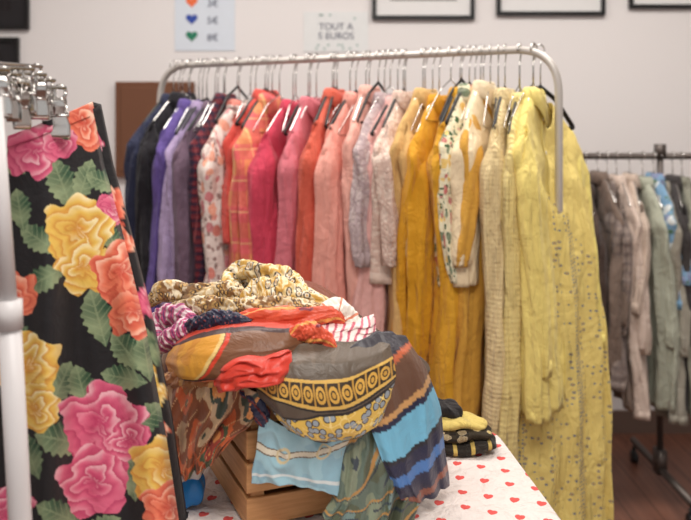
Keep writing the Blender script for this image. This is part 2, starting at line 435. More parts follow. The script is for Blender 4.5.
for i in range(30):
    t = .05+.9*(i+rr2.uniform(-.4, .4))/29.; t = min(max(t, .06), .95); pos = RA+(RB-RA)*t
    hb.setp(pos[0], pos[1], BAR-.115+rr2.uniform(-.02, .02), ANG+math.radians(rr2.uniform(-16, 16)))
    hanger_geo(hb, BAR-hb.pl[2], .13, .0016 if i % 3 else .004, mi=(i % 3 == 0)*2, hook_m=0, dropz=.095)
hb.build('wire_hangers', [M_chrome, M_whitepl, M_blackpl])

# ---- far rack on the right
RY = 3.0; RZ = 1.262
b = MB()
b.tube([(.84, RY, RZ), (2.0, RY, RZ)], .012, 12)
xp = (660-345.5)/F*RY
for xx in (xp, 1.95):
    b.tube([(xx, RY, .07), (xx, RY, RZ+.03)], .012, 12)
    b.box((xx, RY, RZ+.02), (.034, .034, .05)); b.tube([(xx, RY-.28, .09), (xx, RY+.28, .09)], .014, 10)
    b.box((xx, RY, .12), (.035, .05, .09))
    for s in (-.27, .27): caster(b, xx, RY+s)
b.build('clothes_rack', [M_dkmetal, M_blackpl])
FR = [('charcoal_coat', 582, fabric('charcoal', (52, 48, 50)), 1.0), ('dark_brown_coat', 595, fabric('dark_brown', (74, 60, 54)), .98),
      ('taupe_jacket', 608, fabric('taupe', (118, 102, 92)), .7), ('grey_plaid_shirt', 618, plaid('grey_plaid', (142, 128, 120), [(0, .4, 0, (98, 86, 84), .5), (1, .4, 0, (98, 86, 84), .5)], 30), .7),
      ('beige_shirt', 628, fabric('beige_pink', (204, 186, 174)), .82), ('beige_blouse', 642, fabric('blk3', (196, 178, 164)), .62), ('sage_shirt', 656, fabric('sage', (168, 172, 156)), .8),
      ('blue_print_shirt', 668, floral('blue_floral', (120, 156, 186), [(70, 100, 156), (190, 200, 204)], (90, 124, 100), 26), .45),
      ('grey_shirt', 675, fabric('warm_grey', (150, 146, 134)), .82), ('black_jacket', 688, fabric('blk2', (60, 56, 56)), .8), ('grey_green_jacket', 698, fabric('grey_green', (138, 138, 124)), .82), ('olive_jacket', 722, fabric('olive2', (96, 98, 80)), .85)]
for i, (nm, px, mt, LL) in enumerate(FR):
    yy = RY-.2; xx = (px+8-345.5)/F*yy
    garment(nm, xx, RY, math.pi/2+math.radians(rr.uniform(-10, 10)), mt, zn=RZ-.095+rr.uniform(-.03, .02), L=LL, seed=100+i, barz=RZ, hmat=M_chrome, bulk=.036, slv=LL*.6, slv_r=.046, fold=.014, lean=rr.uniform(-.03, .03))

# ---------------------------------------------------------------- table + cloth
TZ = .75
b = MB()
Cn = [np.array(c) for c in ((.30, 1.62), (-.33, 1.62), (-.33, .86), (.37, .86))]
b.box((0.01, 1.24, TZ-.025), (.58, .7, .04))
for x_, y_ in ((-.27, .92), (.27, .92), (-.27, 1.55), (.24, 1.55)): b.box((x_, y_, .36), (.045, .045, .71))
table = b.build('table', [plain('table_wood', (120, 84, 58), .5)], smooth=False, bevel=.003)
def hearts():
    t = NT('heart_print_cotton'); uvd = t.mapping(t.uv(), (1, 1, 1), (0, 0, .35)); o = t.xyz(uvd); S = 23
    y = t.math('MULTIPLY', o[1], S*.8); fy = t.math('FLOOR', y)
    x = t.math('ADD', t.math('MULTIPLY', o[0], S), t.math('MULTIPLY', fy, .37))
    X = t.math('MULTIPLY', t.math('SUBTRACT', t.math('FRACT', x), .5), 6.2)
    Y = t.math('MULTIPLY', t.math('SUBTRACT', t.math('FRACT', y), .5), 6.6)
    X2 = t.math('MULTIPLY', X, X); Y2 = t.math('MULTIPLY', Y, Y)
    q = t.math('SUBTRACT', t.math('ADD', X2, Y2), 1.0)
    q3 = t.math('MULTIPLY', q, t.math('MULTIPLY', q, q))
    h = t.math('SUBTRACT', q3, t.math('MULTIPLY', X2, t.math('MULTIPLY', Y2, Y)))
    col = t.mix(t.math('LESS_THAN', h, 0.0), L((218, 207, 202)), L((212, 84, 80)))
    return t.fin(col, .8, normal=cloth_bump(t, .8))
per = []
n_side = 40
for i in range(4):
    a, c = Cn[i], Cn[(i+1) % 4]
    for k in range(n_side):
        per.append(a+(c-a)*k/n_side)
per.append(Cn[0]); per = np.array(per); cen = per[:-1].mean(0)
for _ in range(3):
    q = per[:-1]; q = (np.roll(q, 1, 0)+2*q+np.roll(q, -1, 0))/4; per = np.vstack([q, q[:1]])
tan = np.roll(per[:-1], -1, 0)-np.roll(per[:-1], 1, 0); tan /= np.linalg.norm(tan, axis=1)[:, None]
nr = np.stack([tan[:, 1], -tan[:, 0]], 1)
if np.dot(nr[0], per[0]-cen) < 0: nr = -nr
nr = np.vstack([nr, nr[:1]])
rows = []; uvs = []
for v in np.linspace(0.02, 1, 30):
    xy = cen+(per-cen)*v; z = np.full(len(per), TZ)+.0012*np.sin(xy[:, 0]*40+xy[:, 1]*25)
    rows.append(np.column_stack([xy, z])); uvs.append(xy)
arc = np.linspace(0, 1, len(per))*2*math.pi
for dv in (.004, .01, .03, .07, .12, .18, .25, .32, .40):
    off = .006*min(1, dv/.01)+dv*.06+(.012*np.sin(arc*22)+.008*np.sin(arc*37+1))*smf(dv/.3)*1.3
    xy = per+nr*off[:, None]; rows.append(np.column_stack([xy, np.full(len(per), TZ-max(0, dv-.004))])); uvs.append(per+nr*dv)
b = MB(); b.grid(np.array(rows), UV=np.array(uvs)); b.build('tablecloth', [hearts()], solid=.001)

# ---------------------------------------------------------------- crate
def woodmat():
    t = NT('pine_wood'); o = t.obj()
    g = t.noise(t.mapping(o, (4, 4, 60), (0, 0, -.4)), 3, 5, .6, .4)
    c = t.mix(g, L((150, 100, 60)), L((214, 164, 112)))
    return t.fin(c, .55, normal=t.bump(g, .2, .003))
ca = math.radians(23); Rz = np.array([[math.cos(ca), -math.sin(ca), 0], [math.sin(ca), math.cos(ca), 0], [0, 0, 1]])
corner = np.array([-.15, 1.215, TZ+.002]); CW, CD, CH = .31, .26, .2
b = MB()
def cb(c, s): b.box(corner+Rz @ np.array(c), s, Rz)
for i in range(4):
    z = .024+i*.052
    hsl = .043
    cb((CW/2, .005, z), (CW, .009, hsl)); cb((CW/2, CD-.005, z), (CW, .009, hsl))
    cb((.005, CD/2, z), (.009, CD-.02, hsl)); cb((CW-.005, CD/2, z), (.009, CD-.02, hsl))
for cx_, cy_ in ((.02, .02), (CW-.02, .02), (.02, CD-.02), (CW-.02, CD-.02)): cb((cx_, cy_, .1), (.022, .022, .2))
for i in range(5): cb((CW/2, .03+i*(CD-.06)/4, .006), (CW-.02, .045, .008))
b.build('wooden_crate', [woodmat()], smooth=False, bevel=.0015)

# ---------------------------------------------------------------- scarf pile
PC = np.array([-.08, 1.425, .95]); PR = np.array([.275, .215, .165])
def mound_y(x, z):
    zz = np.maximum(z-PC[2], 0)
    k = 1-((x-PC[0])/PR[0])**2-(zz/PR[2])**2
    return PC[1]-PR[1]*np.sqrt(np.clip(k, .0, 1))
def onmound(px, py, off=0.):
    d = np.full(np.shape(px), 1.3)
    for _ in range(25):
        x = (px-345.5)/F*d; z = CAM_Z-(py-HOR)/F*d
        d = .5*d+.5*mound_y(x, z)
    d = d-off
    return np.stack([(px-345.5)/F*d, d, CAM_Z-(py-HOR)/F*d], -1)
def cr(P, t):
    k = len(P)
    Pp = np.concatenate([[2*P[0]-P[1]], P, [2*P[-1]-P[-2]]])
    s = t*(k-1); i = np.clip(np.floor(s).astype(int), 0, k-2); f = (s-i)
    f = f.reshape(-1, *([1]*(P.ndim-1)))
    a, b_, c, d = Pp[i], Pp[i+1], Pp[i+2], Pp[i+3]
    return .5*((2*b_)+(c-a)*f+(2*a-5*b_+4*c-d)*f**2+(3*b_-a-3*c+d)*f**3)
def nz(u, v, seed, f=1.0):
    r = np.random.RandomState(seed); o = 0
    for k in range(7):
        a = r.rand()*6.28; fr = f*(2+k*1.7); o = o+np.sin(fr*(u*math.cos(a)+v*math.sin(a))*3+r.rand()*6.28+1.2*np.sin(fr*(v*math.cos(a)-u*math.sin(a))+r.rand()*6))/(1+k*.6)
    return o/2.6
def vorn(u, v, sc, seed=0):
    r = np.random.RandomState(seed); G = 64; jx = r.rand(G, G); jy = r.rand(G, G); idr = r.rand(G, G)
    U = u*sc; V = v*sc; iu = np.floor(U).astype(int); iv = np.floor(V).astype(int)
    best = np.full(U.shape, 9.); bid = np.zeros(U.shape); sec = np.full(U.shape, 9.)
    for a in (-1, 0, 1):
        for c in (-1, 0, 1):
            ii, jj = (iu+a) % G, (iv+c) % G
            dd = np.hypot(iu+a+jx[ii, jj]-U, iv+c+jy[ii, jj]-V)
            m = dd < best; sec = np.where(m, best, np.minimum(sec, dd)); bid = np.where(m, idr[ii, jj], bid); best = np.where(m, dd, best)
    return best, sec, bid
def pal(idv, cols):
    C = s2l(cols); k = np.clip((idv*len(cols)).astype(int), 0, len(cols)-1); return C[k]
def lay(C, m, c):
    return np.where(m[..., None], s2l(c), C)
scarf = empty('scarf_pile', tuple(PC))
def add(b, nm, solid=.0014, mat=None):
    o = b.build(nm, [mat or M_silk], solid=solid); o.parent = scarf; o.matrix_parent_inverse = Matrix.Translation(-Vector(PC)); return o
def patch(nm, net, colf, off=.012, wr=.008, wf=1., seed=0, tuck=.02, nu=110, nv=90, aniso=(1, 1), belly=0.):
    net = np.array(net, float)
    u = np.linspace(0, 1, nu); v = np.linspace(0, 1, nv)
    A = cr(net, v); A = cr(np.swapaxes(A, 0, 1), u); A = np.swapaxes(A, 0, 1)
    U, V = np.meshgrid(u, v)
    A = A + 2.2*np.stack([nz(U, V, seed+5, .8), nz(U, V, seed+6, .8)], -1)
    P = onmound(A[..., 0], A[..., 1], off)
    w = nz(U*aniso[0], V*aniso[1], seed, wf); w = 1-2*np.sqrt(w*w+.02)
    e = np.minimum(np.minimum(U, 1-U), np.minimum(V, 1-V)*1.0)
    dy = -wr*w + tuck*(1-sm(e/.14)) - belly*np.sin(np.pi*U)*np.sin(np.pi*V)
    P[..., 1] += dy; P[..., 2] += -.3*wr*w
    b = MB(); b.grid(P, UV=np.stack([U, V], -1), C=colf(U, V)); return add(b, nm)
def roll(nm, pts, rad, colf, seed=0, off=0., nu=64, nv=150, rough=.22, flat=.8):
    pts = np.array(pts, float); t = np.linspace(0, 1, nv)
    A = cr(pts, t)
    P0 = onmound(A[:, 0], A[:, 1], off)
    T = np.gradient(P0, axis=0); T /= np.linalg.norm(T, axis=1)[:, None]
    R = cr(np.array(rad, float)[:, None], t)[:, 0]*(np.sin(np.pi*np.clip(t*1.0, .02, .98))**.35)
    th = np.linspace(0, 2*math.pi, nu)
    TH, TT = np.meshgrid(th, t)
    w = nz(np.cos(TH)*.35+TT*.5, np.sin(TH)*.35+TT*2, seed, 1.7)
    tw = np.abs(np.sin(TH*2+TT*9+seed+2*nz(TT, TT*0, seed+1)))
    r = R[:, None]*(1+rough*w+.22*(tw-.6))
    vw = np.array([0, -1., 0])
    N = np.cross(T, vw); N /= (np.linalg.norm(N, axis=1)[:, None]+1e-6); Bv = np.cross(T, N)
    P = P0[:, None]+r[..., None]*(np.cos(TH)[..., None]*N[:, None]*1.0+flat*np.sin(TH)[..., None]*Bv[:, None])
    b = MB(); b.grid(P, UV=np.stack([TH/6.28, TT], -1), C=colf(TT, TH/6.28)); return add(b, nm, solid=0)
th, ph_ = np.meshgrid(np.linspace(0, 2*math.pi, 121), np.linspace(0.001, math.pi*.5, 50))
w = 1+.03*np.sin(3*th)*np.sin(ph_)+.03*np.sin(5*th+4*ph_)*np.sin(ph_)+.02*np.sin(8*th+9*ph_)*np.sin(ph_)
X = PC[0]-.01+.235*w*np.sin(ph_)*np.cos(th)
hgt = 1-.8*sm((X+.08)/.24)
P = np.stack([X, PC[1]+.19*w*np.sin(ph_)*np.sin(th), PC[2]-.02+.158*w*np.cos(ph_)*hgt], -1)
bb, ss, ii = vorn(P[..., 0]*3, P[..., 1]*3+P[..., 2], 3.2, 5)
C = pal(ii, [(60, 44, 36), (120, 60, 40), (120, 84, 40), (50, 50, 80), (150, 110, 70), (90, 40, 60)])
P2 = P[-1:].copy(); P3 = P2.copy(); P3[..., 0] = (P2[..., 0]-PC[0])*.58+PC[0]; P3[..., 1] = (P2[..., 1]-PC[1])*.56+PC[1]; P3[..., 2] = TZ+.06
b = MB(); b.grid(np.concatenate([P, P3]), C=np.concatenate([C, C[-1:]])); add(b, 'scarf_heap_core', 0)

def bc(u, c): return np.broadcast_to(s2l(c), u.shape+(3,))
def contour(u, v, seed, f, k, cols):
    n = nz(u, v, seed, f)+.25*nz(u, v, seed+3, f*3); return pal(np.mod(n*k, 1), cols)
def c_leopard_top(u, v):
    C = contour(u*3, v*1.2, 2, .7, .8, [(190, 152, 92), (216, 198, 162), (198, 168, 118), (228, 214, 184), (140, 102, 60)])
    d, s, i = vorn(u*3.0, v*1.4, 6, 2); C = lay(C, (d < .34) & (i > .3), (84, 62, 44)); return lay(C, (d < .16), (206, 166, 96))
def c_gold(u, v):
    C = contour(u*3, v*1.2, 8, .7, .9, [(208, 166, 84), (228, 210, 168), (200, 154, 68), (220, 196, 140), (234, 222, 196)])
    d, s, i = vorn(u*3, v*1.3, 5, 8); C = lay(C, (d < .38) & (i > .4), (70, 58, 48)); C = lay(C, (d < .24) & (i > .4), (234, 222, 198)); return lay(C, (d < .10) & (i > .4), (196, 144, 56))
def c_magenta(u, v):
    f = np.mod(u*9+v*2+.3*np.sin(v*12), 1); C = bc(u, (190, 84, 128)); C = lay(C, f < .35, (232, 210, 216)); return lay(C, (f > .7) & (f < .8), (90, 60, 110))
def c_navy(u, v):
    return lay(bc(u, (26, 28, 56)), vorn(u*2, v, 9, 3)[0] < .12, (150, 60, 60))
def c_orange(u, v):
    C = bc(u, (210, 80, 50)); C = lay(C, np.mod(v*3+u, 1) < .16, (232, 156, 80)); return lay(C, nz(u, v, 31, 1.) > .75, (120, 34, 50))
def c_red(u, v):
    return lay(bc(u, (204, 58, 42)), nz(u, v, 41, 1.) > 1.0, (230, 120, 70))
def c_must(u, v):
    C = bc(u, (208, 148, 54))
    C = np.where(nz(u*1.5, v, 19)[..., None] > .3, s2l((196, 132, 48)), C)
    q = u+.25*v-.05*np.sin(v*5)
    C = lay(C, q > .50, (112, 72, 46)); C = lay(C, np.abs(q-.50) < .016, (222, 190, 120)); C = lay(C, np.abs(q-.54) < .016, (200, 60, 38))
    k = v-.82+.16*(u-.4); C = lay(C, k > 0, (208, 96, 44)); C = lay(C, np.abs(k) < .03, (52, 36, 34))
    k2 = v-.10-.04*u; C = lay(C, k2 < 0, (196, 62, 40)); C = lay(C, np.abs(k2) < .03, (60, 34, 34)); return C
def c_pinkstripe(u, v):
    f = np.mod(u*7+v*1.2, 1); C = bc(u, (232, 210, 204)); C = lay(C, f < .34, (190, 90, 108)); return lay(C, v > .88, (120, 50, 60))
def c_white(u, v):
    return lay(bc(u, (236, 226, 214)), np.mod(u*4, 1) < .12, (214, 130, 100))
def c_brown(u, v):
    C = bc(u, (88, 75, 62))
    C = np.where((nz(u*3, v, 12)[..., None] > .3), s2l((98, 84, 70)), C)
    q = v+.10*(u-.5)**2*4-.04
    band = (q > .26) & (q < .45); C = lay(C, band, (58, 44, 28))
    a = np.mod(u*12, 1)-.5; cvr = (q-.355)/.095
    rr_ = np.hypot(a*1.0, cvr*.5)
    C = lay(C, band & (np.abs(rr_-.30) < .08), (212, 164, 74)); C = lay(C, band & (rr_ < .14), (202, 154, 66))
    C = lay(C, band & (np.abs(a) > .43), (190, 144, 64))
    C = lay(C, (np.abs(q-.245) < .014) | (np.abs(q-.465) < .016), (216, 174, 88)); C = lay(C, np.abs(q-.495) < .008, (30, 28, 28))
    lim = .54+.62*np.maximum(.40-u, -.02)
    reg = (q > lim)
    d, s, i = vorn(u*1.7, v*1.0, 10, 4)
    C = lay(C, reg, (222, 184, 84)); C = lay(C, reg & (d < .42), (58, 48, 42)); C = lay(C, reg & (d < .31), (150, 160, 168)); C = lay(C, reg & (s-d < .08) & (i > .5), (238, 214, 140))
    C = lay(C, np.abs(q-lim) < .012, (36, 32, 32)); return lay(C, v > .97, (60, 50, 46))
def c_drape(u, v):
    C = bc(u, (28, 32, 62)); q = v+.16*u
    C = lay(C, q < .44, (104, 72, 54)); C = lay(C, q < .20, (48, 44, 52)); C = lay(C, (q > .20) & (q < .23), (190, 98, 64)); C = lay(C, (q > .42) & (q < .46), (200, 152, 96)); C = lay(C, (q > .50) & (q < .70), (112, 180, 210)); C = lay(C, (q > .70) & (q < .73), (30, 30, 40))
    C = lay(C, (q > .82) & (q < .89), (70, 118, 180)); C = lay(C, (q > 1.0) & (q < 1.05), (140, 80, 60)); return C
def c_blue(u, v):
    C = bc(u, (150, 188, 200)); C = np.where(nz(u, v, 9)[..., None] > .2, s2l((138, 178, 194)), C)
    q = v-.42-.08*np.sin(u*5); C = lay(C, np.abs(q) < .05, (214, 206, 186)); C = lay(C, np.abs(np.abs(q)-.05) < .010, (110, 90, 70))
    for c0 in (.3, .72):
        C = lay(C, np.abs(np.hypot((u-c0)*1.8, q)-.12) < .022, (206, 190, 150))
    C = lay(C, np.abs(v-.86) < .02, (206, 214, 214)); return C
def c_green(u, v):
    C = contour(u*.9, v*.7, 21, .75, .6, [(92, 108, 96), (124, 134, 112), (66, 78, 84), (112, 136, 132), (84, 92, 72)])
    f = np.mod((u+v*1.4+.12*np.sin(v*9))*2.2, 1); C = lay(C, f < .10, (176, 130, 70)); C = lay(C, (f > .14) & (f < .18), (44, 52, 62)); C = lay(C, (f > .5) & (f < .62) & (nz(u, v, 4) > 0), (54, 64, 74))
    return C
def c_leaf(u, v):
    C = contour(u*.8, v*.7, 33, .9, .6, [(196, 98, 58), (76, 88, 64), (154, 62, 50), (216, 144, 84), (56, 66, 58), (178, 150, 120), (126, 74, 50)])
    return lay(C, np.abs(np.mod((u*2+v)*3+.6*nz(u, v, 8), 1)) < .04, (212, 176, 130))
def c_tan(u, v):
    return lay(bc(u, (156, 106, 68)), np.mod(u*3+v, 1) < .15, (206, 160, 100))
def c_dkblue(u, v):
    return lay(bc(u, (36, 40, 70)), np.mod(v*5+u, 1) < .2, (120, 40, 40))

patch('leaf_print_scarf', [[(168, 370), (200, 372), (232, 380), (262, 392)], [(162, 410), (193, 412), (226, 416), (256, 418)], [(166, 448), (188, 450), (212, 442), (238, 434)], [(176, 480), (190, 476), (205, 466), (222, 452)]], c_leaf, off=.016, wr=.012, seed=1, tuck=.004, aniso=(1.5, .4))
patch('light_blue_scarf', [[(262, 415), (290, 428), (320, 432), (350, 425)], [(256, 452), (285, 455), (318, 456), (350, 450)], [(252, 482), (280, 485), (312, 490), (342, 494)]], c_blue, off=.019, wr=.006, seed=2, tuck=.002, aniso=(1.2, .4))
patch('geometric_scarf', [[(345, 420), (365, 425), (390, 415), (410, 400)], [(342, 458), (365, 460), (392, 455), (414, 440)], [(334, 500), (362, 500), (392, 498), (420, 480)], [(322, 512), (350, 530), (385, 530), (412, 520)]], c_green, off=.022, wr=.012, seed=3, tuck=.002, aniso=(1.5, .3))
patch('navy_blue_scarf', [[(350, 348), (368, 336), (388, 330), (406, 338)], [(368, 395), (390, 388), (414, 378), (428, 374)], [(372, 432), (398, 430), (422, 422), (442, 412)], [(384, 468), (405, 468), (430, 462), (446, 453)], [(400, 500), (420, 503), (436, 498), (448, 486)]], c_drape, off=.034, wr=.008, seed=14, tuck=.010, aniso=(.9, .25))
roll('magenta_scarf', [(152, 345), (160, 325), (178, 314), (200, 322)], [.018, .022, .02, .014], c_magenta, 11, .004)
roll('magenta_scarf', [(158, 352), (172, 338), (190, 330), (206, 334)], [.014, .018, .018, .012], c_magenta, 12, .01)
roll('tan_scarf', [(160, 378), (180, 380), (205, 382), (235, 376)], [.012, .017, .017, .012], c_tan, 13, .01)
roll('gold_leopard_scarf', [(148, 306), (166, 291), (195, 296), (228, 292), (250, 300)], [.016, .024, .02, .022, .016], c_leopard_top, 14, .0)
roll('gold_leopard_scarf', [(168, 308), (200, 308), (235, 310), (270, 306)], [.014, .019, .019, .016], c_leopard_top, 24, .008)
roll('gold_print_scarf', [(220, 292), (236, 275), (262, 276), (290, 284), (310, 298)], [.018, .022, .024, .024, .018], c_gold, 15, -.02)
roll('gold_print_scarf', [(238, 300), (262, 294), (290, 296), (332, 303)], [.018, .026, .024, .014], c_gold, 16, .0)
roll('gold_print_scarf', [(222, 306), (250, 308), (290, 308), (324, 308)], [.012, .018, .018, .012], c_leopard_top, 17, .012)
roll('navy_scarf', [(180, 328), (202, 324), (225, 320), (252, 322)], [.01, .016, .016, .01], c_navy, 18, .024)
roll('orange_scarf', [(224, 324), (250, 318), (290, 318), (330, 316), (345, 322)], [.01, .015, .016, .016, .01], c_orange, 19, .016)
roll('white_scarf', [(312, 322), (328, 314), (346, 318), (358, 334)], [.014, .022, .022, .012], c_white, 20, .004)
patch('pink_striped_scarf', [[(318, 328), (338, 325), (358, 320), (374, 316)], [(318, 338), (338, 338), (358, 336), (376, 334)], [(316, 352), (338, 354), (360, 354), (380, 352)]], c_pinkstripe, off=.02, wr=.006, seed=22, tuck=.014)
patch('mustard_scarf', [[(176, 344), (204, 328), (250, 322), (300, 324)], [(164, 357), (202, 347), (250, 342), (304, 343)], [(164, 371), (203, 369), (250, 365), (300, 358)], [(180, 384), (208, 386), (245, 382), (286, 368)]], c_must, off=.036, wr=.003, seed=23, tuck=.020, aniso=(.6, 1.), belly=.018, nu=150, nv=120)
roll('orange_scarf', [(285, 340), (302, 332), (320, 336), (336, 348)], [.01, .016, .016, .01], c_orange, 25, .026)
patch('brown_leopard_scarf', [[(276, 356), (308, 346), (352, 345), (402, 341)], [(254, 384), (302, 384), (352, 380), (405, 366)], [(266, 412), (308, 420), (358, 416), (398, 394)], [(288, 436), (318, 448), (354, 445), (384, 426)]], c_brown, off=.040, wr=.0035, seed=26, tuck=.020, nu=260, nv=200, aniso=(1.1, .6), belly=.016)
patch('red_scarf', [[(220, 366), (238, 356), (262, 358), (290, 352)], [(213, 380), (238, 371), (262, 373), (290, 367)], [(218, 393), (240, 391), (264, 388), (284, 383)]], c_red, off=.058, wr=.009, seed=27, tuck=.02, wf=.8)
roll('dark_blue_scarf', [(240, 392), (252, 400), (262, 416), (268, 432)], [.008, .012, .012, .008], c_dkblue, 28, .014)

# ---------------------------------------------------------------- folded scarves on table + blue bag
def foldstack(name, layers, mats, seed):
    b = MB(); z0 = TZ+.003
    for i, (cx, cy, rx, ry, h, mi) in enumerate(layers):
        th, p_ = np.meshgrid(np.linspace(0, 2*math.pi, 97), np.linspace(.001, math.pi-.001, 30))
        sx = np.sin(p_)**.45
        sq = 1/np.maximum(np.abs(np.cos(th))**3+np.abs(np.sin(th))**3, .01)**(1/3.)
        w = sq*(1+.03*np.sin(4*th+seed+i)+.02*np.sin(9*th+2*i))
        zz = z0+h*.5+h*.55*np.cos(p_)+.003*np.sin(5*th+i)*sx+.004*np.cos(th+i)
        P = np.stack([cx+rx*sx*w*np.cos(th), cy+ry*sx*w*np.sin(th), np.maximum(zz, TZ+.004)], -1)
        b.grid(P, UV=np.stack([P[..., 0]+i*.3, P[..., 1]+P[..., 2]*1.5], -1), mat=mi)
        z0 += h*.9
    return b.build(name, mats)
foldstack('folded_scarves', [(.222, 1.53, .064, .05, .020, 0), (.218, 1.535, .060, .046, .022, 1), (.212, 1.54, .058, .044, .018, 3), (.190, 1.55, .036, .034, .026, 2)],
          [plaid('black_gold_stripe', (40, 34, 28), [(0, .22, 0, (196, 168, 90), .9)], 30), floral('olive_black_print', (54, 46, 34), [(186, 160, 84), (204, 184, 130), (130, 110, 60)], (36, 32, 28), 40),
           fabric('black_fold', (34, 31, 32)), fabric('yellow_fold', (206, 184, 104))], 2)
foldstack('blue_plastic_bag', [(-.262, 1.30, .034, .03, .045, 0), (-.258, 1.30, .028, .026, .03, 1)], [plain('blue_plastic', (40, 130, 205), .25), M_whitepl], 4)

# ---------------------------------------------------------------- foreground skirt rack
RL = 1.436
b = MB()
b.tube([(-.350, .965, .06), (-.3945, .965, .93), (-.406, .965, 1.14)], .0135, 16)
b.tube([(-.405, .965, 1.12), (-.406, .965, 1.155)], .0155, 16)
b.tube([(-.406, .965, 1.14), (-.425, .965, 1.40)], .0105, 16)
b.tube([(-.425, .965, 1.40), (-.47, .965, RL)], .0105, 12)
b.tube([(-.47, .99, RL), (-.49, .2, RL)], .0125, 12)
b.tube([(-.52, .2, .06), (-.49, .2, RL)], .0145, 12)
b.tube([(-.62, .965, .06), (-.2, .965, .06)], .0145, 12)
b.tube([(-.72, .2, .06), (-.3, .2, .06)], .0145, 12)
for x_, y_ in ((-.6, .965), (-.22, .965), (-.7, .2), (-.32, .2)): caster(b, x_, y_)
b.build('clothes_rack', [M_white, M_blackpl])

def rose(C, X, Y, cx, cy, r, dark, mid, light, sd=0.):
    dx = X-cx+1.6*np.sin(Y*.28+sd)+.8*np.sin(Y*.6+X*.3); dy = Y-cy+1.6*np.sin(X*.25+sd*2); a = np.arctan2(dy, dx); rho = np.hypot(dx, dy)/r
    edge = .93+.10*np.cos(5*a+sd)+.05*np.cos(8*a+2*sd)
    s = rho*2.7+.42*np.sin(3*a+sd)+.26*np.sin(5*a-2*sd+rho*3)+.3*nz(X/60., Y/60., 5)
    f = np.mod(s, 1)
    k1 = sm(f*1.8); k2 = sm((f-.4)/.6)*.9*np.clip(.35+.65*np.sin(a*1.0+sd+.6*rho*3)+.3, 0, 1)
    c = s2l(dark)*(1-k1)[..., None]*.7+s2l(mid)*(.3+.7*k1)[..., None]
    c = c*(1-k2)[..., None]+s2l(light)*k2[..., None]
    kd = np.clip(1-rho/.42, 0, 1)[..., None]*.75
    c = c*(1-kd)+s2l(dark)*kd
    return np.where((rho < edge)[..., None], c, C)
def leaf(C, X, Y, cx, cy, ln, wd, ang, dark=(46, 78, 54), light=(146, 160, 122)):
    ca_, sa_ = math.cos(ang), math.sin(ang); dx = X-cx; dy = Y-cy
    a = (dx*ca_+dy*sa_)/ln; c = (-dx*sa_+dy*ca_)/wd
    m = np.abs(c) < (1-a*a)*(1-.25*a)*(1+.12*np.sin(a*22)); m &= np.abs(a) < 1
    vein = (np.abs(c) < .07) | (np.abs(np.mod(a*4+np.abs(c)*1.5, 1)-.5) < .09)
    k = np.clip(.1+.7*np.clip(c*.5+.5, 0, 1)+.25*np.sin(a*5), 0, 1)[..., None]
    col = s2l(dark)*(1-k)+s2l(light)*k; col = np.where(vein[..., None], (col+s2l(light))*.5, col)
    return np.where(m[..., None], col, C)
def skirt_print(X, Y):
    C = np.broadcast_to(s2l((20, 17, 21)), X.shape+(3,)).copy()
    PK = ((180, 48, 92), (216, 98, 130), (242, 190, 198)); YL = ((204, 132, 50), (226, 186, 86), (244, 230, 182)); OR = ((190, 62, 48), (226, 118, 88), (246, 200, 174))
    for q in [(62, 184, 28, 14, 1.2), (40, 240, 24, 12, .6), (45, 278, 24, 12, -.5), (98, 318, 30, 15, 1.3), (84, 182, 24, 11, 1.9), (104, 182, 20, 10, .4), (60, 385, 26, 13, 2.0),
              (62, 440, 28, 16, .2), (82, 388, 24, 13, 1.3), (128, 352, 26, 13, .9), (146, 358, 24, 12, 1.4), (124, 378, 24, 12, .2), (60, 515, 26, 13, .4), (134, 478, 24, 12, 1.5), (145, 420, 24, 13, 2.4),
              (20, 210, 22, 11, 1.4), (18, 335, 24, 12, .7), (30, 455, 26, 12, 1.2), (100, 530, 24, 12, 2.6), (180, 420, 20, 9, 1.3), (10, 165, 18, 9, .5), (112, 240, 18, 9, 1.2)]:
        C = leaf(C, X, Y, *q)
    C = rose(C, X, Y, 32, 150, 30, *PK, .4); C = rose(C, X, Y, 82, 122, 30, *OR, 1.); C = rose(C, X, Y, 58, 142, 20, *PK, 2.)
    C = rose(C, X, Y, 112, 208, 17, *PK, .3)
    C = rose(C, X, Y, 78, 230, 36, *YL, .7); C = rose(C, X, Y, 84, 268, 28, *YL, 2.7)
    C = rose(C, X, Y, 122, 272, 32, *OR, 1.7); C = rose(C, X, Y, 134, 312, 28, *OR, .2)
    C = rose(C, X, Y, 14, 295, 26, *OR, 3.); C = rose(C, X, Y, 26, 365, 36, *YL, 2.1); C = rose(C, X, Y, 36, 408, 26, *YL, 1.)
    C = rose(C, X, Y, 102, 424, 44, *PK, 1.2); C = rose(C, X, Y, 94, 482, 38, *PK, 2.4); C = rose(C, X, Y, 130, 440, 22, *PK, 2.9)
    C = rose(C, X, Y, 162, 468, 34, *YL, .5); C = rose(C, X, Y, 168, 508, 28, *OR, .9); C = rose(C, X, Y, 10, 510, 26, *PK, 2.); C = rose(C, X, Y, 60, 562, 30, *YL, 2.)
    return rose(C, X, Y, 176, 372, 18, *PK, 1.)
nu, nv = 260, 460
U, V = np.meshgrid(np.linspace(0, 1, nu), np.linspace(0, 1, nv))
top = 136-34*U; bot = 548+0*U
PY = top+(bot-top)*V
Lx = np.interp(PY, [90, 200, 350, 560], [12, 4, -14, -30]); Rx = np.interp(PY, [90, 100, 165, 230, 330, 430, 520, 560], [90, 92, 106, 124, 150, 170, 184, 190])
PX = Lx+(Rx-Lx)*U
fa = .020*sm((V-.05)/.6)+.002
D = 1.055+.10*U+fa*np.sin(U*11+.6+V*.8)+.35*fa*np.sin(U*24+V*1.5+1)-.02*np.sin(np.pi*U)
D = D+.05*(1-sm((1-U)/.06))
